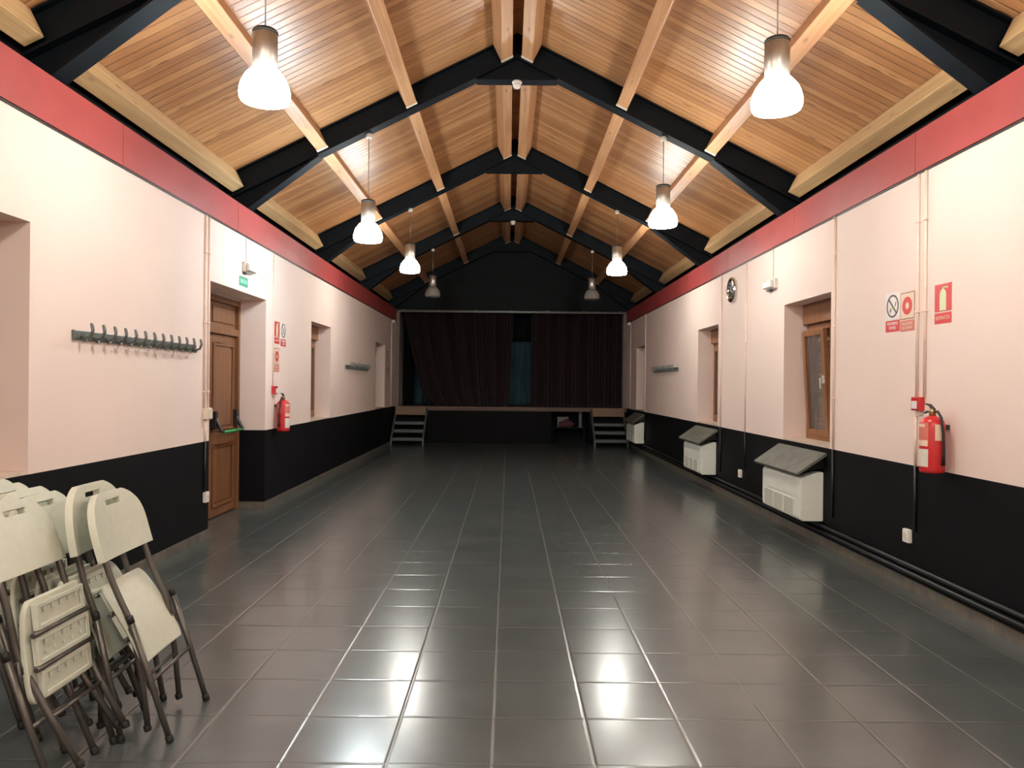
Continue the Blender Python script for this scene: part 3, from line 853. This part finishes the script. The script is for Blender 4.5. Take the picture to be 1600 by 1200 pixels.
# ------------------------------------------------------------------ extinguishers
def extinguisher(side, y, z, label, a_lab, a_tag, sx):
    loc, rot = wall_at(side, y, z)
    off = Vector((0, -0.105, 0)); off.rotate(Matrix.Rotation(rot[2], 3, 'Z'))
    t = thing('fire_extinguisher', label, 'fire extinguisher', (loc[0]+off.x, loc[1]+off.y, z), (0, 0, rot[2]), 'red fire extinguishers')
    MB().lathe([(0.0, 0.0), (0.068, 0.0), (0.078, 0.012), (0.08, 0.03), (0.08, 0.325), (0.074, 0.352), (0.055, 0.375), (0.028, 0.388), (0.02, 0.392), (0.0, 0.392)], M['red'], 32).build('cylinder', t)
    MB().lathe([(0.022, 0.392), (0.022, 0.425), (0.017, 0.44)], M['brass'], 16).build('valve', t)
    mb = MB()
    mb.prism([(0.0, 0.428), (0.03, 0.435), (-0.03, 0.47), (-0.085, 0.475), (-0.09, 0.468), (-0.03, 0.455)], -0.011, 0.011, 'y', M['black_plastic'])
    mb.build('squeeze_lever', t, bevel=0.003)
    mb = MB()
    mb.prism([(0.02, 0.425), (0.0, 0.405), (-0.06, 0.412), (-0.095, 0.40), (-0.098, 0.408), (-0.06, 0.424)], -0.009, 0.009, 'y', M['black_plastic'])
    mb.build('carry_handle', t, bevel=0.003)
    pts = [(0.018*sx, 0, 0.418), (0.06*sx, 0.0, 0.422), (0.088*sx, 0.01, 0.38), (0.094*sx, 0.02, 0.28), (0.094*sx, 0.025, 0.15), (0.09*sx, 0.025, 0.06)]
    MB().tube(pts, [0.009, 0.009, 0.009, 0.009, 0.009, 0.013], M['black_plastic'], 10).build('hose', t)
    # wrap-around labels
    def wrap(name, a0, a1, z0, z1, mat, r=0.0808):
        mb = MB(); n = 12
        vs = [((r)*math.sin(a0+(a1-a0)*q/n), -(r)*math.cos(a0+(a1-a0)*q/n), zz) for q in range(n+1) for zz in (z0, z1)]
        mb.faces(vs, [(2*q, 2*q+2, 2*q+3, 2*q+1) for q in range(n)], mat, True)
        return mb.build(name, t)
    a0, a1 = a_lab
    wrap('instruction_label', a0, a1, 0.19, 0.345, M['red_faded'])
    wrap('warning_label', a0+0.05, a1-0.05, 0.185, 0.225, M['cream_sign'], 0.0812)
    wrap('heading_label', a0+0.1, a1-0.3, 0.315, 0.335, M['cream_sign'], 0.0812)
    wrap('white_label', a0, a1, 0.045, 0.165, M['paper'])
    wrap('inspection_tag', a_tag[0], a_tag[1], 0.225, 0.335, M['cream_sign'])
    MB().box(-0.03, 0.03, 0.078, 0.105, 0.30, 0.33, M['dark_metal']).build('wall_bracket', t)
extinguisher(1, 5.09, 0.925, 'red fire extinguisher hung on the near right wall below the red call point', (-0.5, 0.75), (1.25, 1.8), 1)
extinguisher(-1, 9.19, 0.895, 'red fire extinguisher hung on the left wall past the exit door', (-1.0, 0.1), (-2.1, -1.7), -1)

# ------------------------------------------------------------------ wall heaters with slate covers
def heater(ya, yb, label_h, label_s):
    w = yb-ya
    t = thing('wall_heater', label_h, 'heater', (XR, (ya+yb)/2, 0.225), (0, 0, RW), 'white wall heaters')
    prof = [(-0.0, 0.0), (-0.20, 0.0), (-0.222, 0.02), (-0.225, 0.05), (-0.225, 0.385), (-0.21, 0.415), (-0.05, 0.47), (0.0, 0.47)]
    MB().prism(prof, -w/2, w/2, 'x', M['heater']).build('casing', t, bevel=0.012, segs=3)
    MB().box(-w/2+0.12, w/2-0.06, -0.229, -0.2255, 0.225, 0.375, M['heater']).build('front_panel', t, bevel=0.003)
    mb = MB().box(-w/2+0.08, w/2-0.14, -0.228, -0.2255, 0.03, 0.19, M['grille'])
    g = mb.build('grille', t)
    gw = w-0.22
    mb = MB()
    for q in range(4):
        x = -w/2+0.08+gw*q/3
        mb.box(x-0.006, x+0.006, -0.236, -0.2282, 0.025, 0.195, M['heater'])
    for q in range(9):
        z = 0.03+0.16*q/8
        mb.box(-w/2+0.08, w/2-0.14, -0.233, -0.2282, z-0.0025, z+0.0025, M['heater'])
    mb.build('grille_bars', g)
    c = tag(MB().prism([(0.0, 0.0), (-0.275, -0.19), (-0.285, -0.17), (-0.01, 0.024), (0.0, 0.024)], -w/2-0.11, w/2+0.06, 'x', M['slate']).build(
        'slate_cover', loc=(XR, (ya+yb)/2, 0.858), rot=(0, 0, RW)), label_s, 'cover board', 'slate covers above the heaters')
    for x in (-w/2-0.04, w/2-0.02):
        MB().prism([(-0.002, -0.005), (-0.24, -0.168), (-0.002, -0.12)], x-0.012, x+0.012, 'x', M['pipe_black']).build('bracket', c)
heater(7.07, 8.12, 'white wall heater under the nearest right window', 'sloping grey slate cover over the nearest heater')
heater(10.72, 11.77, 'white wall heater under the second right window', 'sloping grey slate cover over the second heater')
heater(16.4, 17.45, 'white wall heater next to the stage stairs', 'sloping grey slate cover over the farthest heater')

# ------------------------------------------------------------------ stage
st = thing('stage', 'low black fronted stage across the far end of the hall', 'stage', (0, YS, 0))
SZ = 0.93
AX0, AX1 = 1.10, 2.06
MB().box(XL+0.004, XR-0.004, 0.0, YE-YS-0.01, SZ-0.10, SZ, M['stage_wood']).build('deck', st)
MB().box(XL+0.004, XR-0.004, -0.03, -0.0005, SZ-0.055, SZ-0.0005, M['stage_wood']).build('edge_strip', st, bevel=0.004)
mb = MB().box(XL+0.004, AX0, 0.0, 0.03, 0.0, SZ-0.101, M['dado']); mb.box(AX1, XR-0.004, 0.0, 0.03, 0.0, SZ-0.101, M['dado'])
mb.build('front_panel', st)
mb = MB().box(AX0-0.03, AX0, 0.031, 0.9, 0, SZ-0.101, M['matte_black']); mb.box(AX1, AX1+0.03, 0.031, 0.9, 0, SZ-0.101, M['matte_black'])
mb.box(AX0-0.03, AX1+0.03, 0.9, 0.93, 0, SZ-0.101, M['matte_black'])
mb.build('storage_recess', st)
# things stored under the stage
t = thing('cardboard_box', 'pale box stored in the dark recess under the stage', 'box', (1.42, YS+0.45, 0.42))
mb = MB().box(-0.14, 0.14, -0.12, 0.12, 0.0, 0.24, M['white_box']); mb.build('carton', t, bevel=0.004)
MB().box(-0.145, 0.145, -0.125, 0.125, 0.2405, 0.255, M['white_box']).build('lid', t)
t = thing('storage_shelf', 'low dark shelf in the recess under the stage', 'shelf', (1.55, YS+0.45, 0.0))
MB().box(-0.42, 0.42, -0.25, 0.25, 0.385, 0.415, M['matte_black']).build('board', t)
for sx in (-0.4, 0.4):
    for sy in (-0.22, 0.22):
        MB().box(sx-0.02, sx+0.02, sy-0.02, sy+0.02, 0, 0.385, M['matte_black']).build('leg', t)
# maroon bundle: squashed lumpy sack
def sack(name, loc, sx, sy, sz, mat, label, cat):
    bm = bmesh.new(); bmesh.ops.create_icosphere(bm, subdivisions=3, radius=1.0)
    for v in bm.verts:
        n = 1 + 0.12*math.sin(5*v.co.x+1.3) * math.cos(4*v.co.y) + 0.08*math.sin(7*v.co.z+2*v.co.x)
        v.co = Vector((v.co.x*sx*n, v.co.y*sy*n, max(v.co.z, -0.7)*sz*n))
    zmin = min(v.co.z for v in bm.verts)
    for v in bm.verts: v.co.z -= zmin
    for f in bm.faces: f.smooth = True
    me = bpy.data.meshes.new(name); bm.to_mesh(me); bm.free(); me.materials.append(mat)
    o = bpy.data.objects.new(name, me); C.objects.link(o); o.location = loc
    return tag(o, label, cat)
sack('cloth_bundle', (1.50, YS+0.21, 0.416), 0.20, 0.085, 0.115, M['maroon_bag'], 'maroon cloth bundle in front of the pale box under the stage', 'cloth')
t = thing('folding_post', 'grey upright post in the recess under the stage, right of the bundle', 'post', (1.86, YS+0.25, 0.416))
MB().box(-0.035, 0.035, -0.02, 0.02, 0, 0.40, M['stair_metal']).build('post', t)
MB().box(-0.06, 0.06, -0.05, 0.05, 0, 0.012, M['stair_metal']).build('base', t)

# proscenium: jambs, gable, stage interior
for x_in, sgn, nm in ((XL, 1, 'left'), (XR, -1, 'right')):
    mb = MB().box(x_in, x_in+sgn*0.10, YS, YS+0.25, SZ, 3.36, M['jamb'])
    struct(mb.build('wall_proscenium_%s' % nm))
mb = MB().prism([(XL-0.2, 3.36), (XR+0.2, 3.36), (XR+0.2, cz(XR+0.2-RX)), (RX, cz(0)), (XL-0.2, cz(RX-XL+0.2))], YS+0.02, YS+0.14, 'y', M['dusk'])
struct(mb.build('wall_gable'))
t = thing('curtain_rail', 'pale metal curtain rail across the top of the stage opening', 'curtain rail', (0, YS-0.04, 3.345))
MB().tube([(XL+0.05, 0, 0), (XR-0.05, 0, 0)], 0.03, M['rail'], 12).build('rail', t)
for q in range(7):
    x = XL+0.2+(XR-XL-0.4)*q/6
    MB().box(x-0.015, x+0.015, 0.03, 0.06, -0.02, 0.045, M['alu']).build('bracket', t)

def curtain(name, x0t, x1t, x0b, x1b, y, z0, z1, folds, amp, mat, label):
    mb = MB(); nx, nz = folds*8, 14
    vs = []
    for j in range(nz+1):
        f = j/nz; z = z0+(z1-z0)*f
        g = f**0.6
        a, b = x0b+(x0t-x0b)*g, x1b+(x1t-x1b)*g
        for i in range(nx+1):
            u = i/nx
            ph = 2*PI*folds*u
            yy = y + amp*(math.sin(ph+0.6*math.sin(3.1*u*folds))*(1.0-0.35*f) + 0.35*math.sin(2.3*ph*0.31+1.0))
            vs.append((a+(b-a)*u, yy, z))
    fs = [(j*(nx+1)+i, j*(nx+1)+i+1, (j+1)*(nx+1)+i+1, (j+1)*(nx+1)+i) for j in range(nz) for i in range(nx)]
    mb.faces(vs, fs, mat, True)
    o = mb.build(name)
    so = o.modifiers.new('cloth', 'SOLIDIFY'); so.thickness = 0.006
    return tag(o, label, 'curtain', 'stage curtains')
curtain('stage_curtain', XL+0.14, 0.10, -1.95, -0.02, YS+0.36, SZ+0.01, 3.36, 22, 0.045, M['maroon'], 'dark maroon stage curtain left of the teal gap, drawn in at its lower left')
curtain('stage_curtain', 0.58, XR-0.12, 0.56, XR-0.12, YS+0.36, SZ+0.01, 3.36, 22, 0.045, M['maroon'], 'dark maroon stage curtain right of the teal gap')
curtain('backdrop_curtain', -2.7, 1.2, -2.7, 1.2, YS+1.9, SZ+0.01, 2.95, 16, 0.03, M['teal'], 'teal backdrop cloth seen through the gap between the maroon curtains')
curtain('border_curtain', XL+0.05, XR-0.05, XL+0.05, XR-0.05, YS+1.35, 2.72, 4.6, 26, 0.03, M['matte_black'], 'black border cloth hanging above the teal backdrop')
curtain('wing_curtain', XL+0.05, -2.55, XL+0.05, -2.55, YS+1.1, SZ+0.01, 4.0, 5, 0.04, M['matte_black'], 'black wing cloth at the left side of the stage')

# stage stairs
def stairs(x0, x1, label):
    t = thing('stage_stairs', label, 'stairs', ((x0+x1)/2, YS-0.03, 0), group='open stage stairs')
    w = x1-x0; run = 0.86
    for s in (-1, 1):
        x = s*(w/2-0.02)
        mb = MB().prism([(-run, 0.0), (-run+0.05, 0.0), (-run+0.05, 0.12), (-0.012, 0.745), (-0.012, 0.87), (-0.06, 0.87), (-run, 0.17)], x-0.02, x+0.02, 'x', M['stair_metal'])
        mb.build('stringer', t)
    for k, z in enumerate((0.185, 0.372, 0.558)):
        y = -run + 0.02 + 0.205*k
        mb = MB().box(-w/2+0.041, w/2-0.041, y, y+0.24, z-0.075, z, M['stair_metal'])
        mb.build('tread', t, bevel=0.006)
    MB().box(-w/2+0.041, w/2-0.041, -0.24, -0.015, 0.715, 0.745, M['stair_metal']).build('tread', t, bevel=0.004)
    MB().box(-w/2+0.03, w/2-0.03, -0.26, -0.241, 0.72, 0.93, M['stair_wood']).build('top_board', t, bevel=0.004)
stairs(-2.855, -2.04, 'grey open stairs with wooden top board at the left end of the stage')
stairs(2.085, 2.93, 'grey open stairs with wooden top board at the right end of the stage')
t = thing('stool', 'small dim stool on the left of the stage beyond the drawn curtain', 'stool', (-2.2, YS+0.75, SZ+0.002))
MB().lathe([(0.0, 0.56), (0.16, 0.56), (0.17, 0.575), (0.165, 0.595), (0.0, 0.6)], M['grey_metal'], 24).build('seat', t)
for q in range(4):
    a = PI/4+q*PI/2
    MB().tube([(0.11*math.cos(a), 0.11*math.sin(a), 0.559), (0.19*math.cos(a), 0.19*math.sin(a), 0.0)], 0.012, M['grey_metal'], 8).build('leg', t)

# ------------------------------------------------------------------ folded plastic chairs
def make_back():
    mb = MB(); k = mb.mi(M['chair_plastic'])
    Hh, hw = 0.292, 0.228
    zs = [0.0, 0.012, 0.05, 0.10, 0.14, 0.17, 0.195, 0.212, 0.222, 0.245, 0.256, 0.268, 0.276, 0.280]
    cs = [0, 0.03, 0.06]                       # grip columns at a fixed width
    fr = [0.0, 0.25, 0.5, 0.75, 0.93, 1.0]     # the rest spread out to the edge
    grid = []
    for z in zs:
        t = max(0, (z-0.09)/(Hh-0.09))
        h = hw*(1-0.02*(1-z/Hh))*(max(0.0, 1-t**2.4))**(1/2.4)
        half = cs[:2] + [0.06+(h-0.06)*q for q in fr]
        ws = [-w for w in reversed(half[1:])] + half
        row = []
        for w in ws:
            y = 0.030 - 0.024*(w/hw)**2 + 0.008*math.cos(PI*z/Hh)
            row.append((w, y, z))
        grid.append(row)
    V = [[mb.bm.verts.new(p) for p in row] for row in grid]
    n = len(grid[0]); mid = n//2
    for j in range(len(grid)-1):
        for i in range(n-1):
            if mid-2 <= i <= mid+1 and j == 8: continue
            f = mb.bm.faces.new((V[j][i], V[j][i+1], V[j+1][i+1], V[j+1][i])); f.material_index = k; f.smooth = True
    return mb

def make_seat():
    mb = MB(); k = mb.mi(M['chair_plastic'])
    L, hw = 0.365, 0.19
    ss = [0.0, 0.010, 0.03, 0.07, 0.13, 0.19, 0.25, 0.30, 0.335, 0.355, 0.365]
    us = [-1, -0.96, -0.85, -0.55, -0.2, 0, 0.2, 0.55, 0.85, 0.96, 1]
    grid = []
    for s in ss:
        e0 = max(0.0, 1-s/0.035); e1 = max(0.0, 1-(L-s)/0.05)
        h = hw*(1-0.10*e0*e0-0.16*e1*e1) - 0.012*(s/L)
        row = []
        for u in us:
            w = u*h
            y = 0.004 + 0.075*(s/L) - 0.012*math.sin(PI*s/L) + 0.010*math.cos(u*PI/2)
            row.append(mb.bm.verts.new((w, y, s)))
        grid.append(row)
    for j in range(len(ss)-1):
        for i in range(len(us)-1):
            f = mb.bm.faces.new((grid[j][i], grid[j][i+1], grid[j+1][i+1], grid[j+1][i])); f.material_index = k; f.smooth = True
    return mb

def build_chair():
    t = bpy.data.objects.new('folding_chair', None); C.objects.link(t)
    cp, tb = M['chair_plastic'], M['chair_tube']
    bk = make_back().build('backrest', t, loc=(0, 0.0, 0.795))
    m = bk.modifiers.new('thick', 'SOLIDIFY'); m.thickness = 0.030; m.offset = 0
    m = bk.modifiers.new('round', 'BEVEL'); m.width = 0.009; m.segments = 2; m.limit_method = 'ANGLE'; m.angle_limit = R(50)
    m = bk.modifiers.new('smooth', 'SUBSURF'); m.levels = 1; m.render_levels = 1
    seat = make_seat().build('seat', t, loc=(0, 0.0, 0.335))
    m = seat.modifiers.new('thick', 'SOLIDIFY'); m.thickness = 0.022; m.offset = 0
    m = seat.modifiers.new('round', 'BEVEL'); m.width = 0.007; m.segments = 2; m.limit_method = 'ANGLE'; m.angle_limit = R(50)
    m = seat.modifiers.new('smooth', 'SUBSURF'); m.levels = 1; m.render_levels = 1
    # underside: three moulded trays divided by two steel bars
    ang = math.atan(0.075/0.365)
    def tilt(s, dy): return Vector((0, 0.012 + 0.075*(s/0.365) + dy, s))
    mtx = Matrix.Rotation(-ang, 4, 'X')
    mb = MB()
    for s0, s1 in ((0.012, 0.110), (0.132, 0.235), (0.257, 0.352)):
        hw = 0.166 if s0 > 0.02 else 0.155
        if s1 > 0.3: hw = 0.150
        B = Matrix.Translation((0, 0.022, 0)) @ mtx
        y0, y1, y2 = -0.006, 0.006, 0.016
        mb.box(-hw, hw, y0, y1, s0, s1, cp, B)
        g = 0.018
        mb.box(-hw, -hw+g, y1, y2, s0, s1, cp, B); mb.box(hw-g, hw, y1, y2, s0, s1, cp, B)
        mb.box(-hw+g, hw-g, y1, y2, s0, s0+g, cp, B); mb.box(-hw+g, hw-g, y1, y2, s1-g, s1, cp, B)
        for q in range(1, 6):
            x = -hw + 2*hw*q/6
            mb.box(x-0.004, x+0.004, y1, y2-0.002, s1-g-0.022, s1-g, cp, B)
            if 0.12 < s0 < 0.2: mb.box(x-0.004, x+0.004, y1, y2-0.002, s0+g+0.01, s0+g+0.026, cp, B)
    mb.build('underside_trays', seat, bevel=0.003)
    for s in (0.121, 0.246):
        p = Matrix.Translation((0, 0.022, 0)) @ mtx @ Vector((0, 0.010, s))
        MB().tube([(-0.178, p.y, p.z), (0.178, p.y, p.z)], 0.010, tb, 10).build('seat_bar', seat)
    for sx in (-1, 1):
        # bent tube: backrest upright continuing as the rear leg
        x = 0.178*sx
        pts = [(x, 0.024, 0.86), (x, 0.025, 0.78), (x, 0.024, 0.70), (x, 0.017, 0.62), (x, 0.010, 0.56), (x*0.99, 0.009, 0.51), (x*0.97, 0.017, 0.44), (x*0.94, 0.043, 0.28), (x*0.90, 0.088, 0.075)]
        rear = MB().tube(pts, 0.0125, tb, 12).build('back_leg', t)
        MB().lathe([(0.0135, 0.0), (0.0155, 0.004), (0.0155, 0.022), (0.0135, 0.026)], M['rubber'], 12, c=(x*0.90, 0.09, 0.062)).build('foot_cap', rear)
        x = 0.207*sx
        pts = [(x, -0.012, 0.545), (x, -0.010, 0.28), (x*0.985, -0.004, 0.012)]
        front = MB().tube(pts, 0.0125, tb, 12).build('front_leg', t)
        MB().lathe([(0.0135, 0.0), (0.0158, 0.003), (0.0158, 0.026), (0.0135, 0.03)], M['rubber'], 12, c=(x*0.985, -0.004, 0.0)).build('foot_cap', front)
        MB().lathe([(0.0138, 0.0), (0.0138, 0.028), (0.010, 0.034)], M['rubber'], 12, c=(x, -0.012, 0.52)).build('end_cap', front)
        # folding link and pivot
        lk = MB().tube([(0.193*sx, 0.012, 0.50), (0.193*sx, -0.004, 0.40)], 0.006, tb, 8)
        lk.tube([(0.172*sx, 0.008, 0.50), (0.20*sx, 0.008, 0.50)], 0.006, tb, 8)
        lk.build('folding_link', t)
    MB().tube([(-0.205, -0.008, 0.265), (0.205, -0.008, 0.265)], 0.009, tb, 10).build('front_stretcher', t)
    MB().tube([(-0.165, 0.046, 0.27), (0.165, 0.046, 0.27)], 0.008, tb, 10).build('rear_stretcher', t)
    return t
proto = build_chair()
GRP = 'folded white chairs leaning by the left wall'
# foot x, centre y, lean (deg), yaw offset (deg), reversed?, label
spots = [
    (-1.400, 3.290, 19.0, 2.0, False, 'folded cream chair foremost of the right pair, its seat front facing the room'),
    (-1.600, 3.285, 12.5, 2.0, False, 'folded cream chair second of the right pair, mostly behind the foremost one'),
    (-1.610, 2.870, 18.5, 0.0, True, 'folded cream chair showing its ribbed seat underside, front of the left stack'),
    (-1.640, 3.190, 21.5, 0.0, True, 'folded cream chair directly behind the one with the ribbed underside'),
    (-1.765, 3.200, 18.5, 0.0, True, 'folded cream chair in the middle of the left stack, third from its front'),
    (-1.930, 3.290, 18.0, 0.0, True, 'folded cream chair fourth from the front of the left stack'),
    (-2.070, 3.400, 18.0, 0.0, True, 'folded cream chair rearmost of the left stack, nearest the wall'),
]
for i, (x, y, lean, yaw, rev, lab) in enumerate(spots):
    o = proto if i == 0 else copy_tree(proto)
    o.location = (x, y, 0.0)
    o.rotation_euler = (R(lean), 0, -PI/2+R(yaw)) if rev else (-R(lean), 0, PI/2+R(yaw))
    tag(o, lab, 'folding chair', GRP)

# ------------------------------------------------------------------ camera, world, view
cam = bpy.data.cameras.new('camera'); co = bpy.data.objects.new('camera', cam); C.objects.link(co)
cam.sensor_width = 36; cam.lens = 1161/1600*36
cam.shift_x = 5.5/1600; cam.shift_y = 1/1600
co.location = (0, 0, 1.5); co.rotation_euler = (PI/2, -0.010, 0)
cam.clip_start = 0.05; cam.clip_end = 100
SC.camera = co
w = bpy.data.worlds.new('world'); SC.world = w; w.use_nodes = True
w.node_tree.nodes['Background'].inputs[0].default_value = (0.02, 0.02, 0.025, 1)
w.node_tree.nodes['Background'].inputs[1].default_value = 0.2
vs = SC.view_settings
vs.view_transform = 'Standard'; vs.look = 'None'; vs.exposure = 0.0; vs.gamma = 1.0; vs.use_curve_mapping = False
SC.cycles.use_denoising = True
SC.cycles.max_bounces = 10; SC.cycles.diffuse_bounces = 7
SC.cycles.sample_clamp_indirect = 4.0
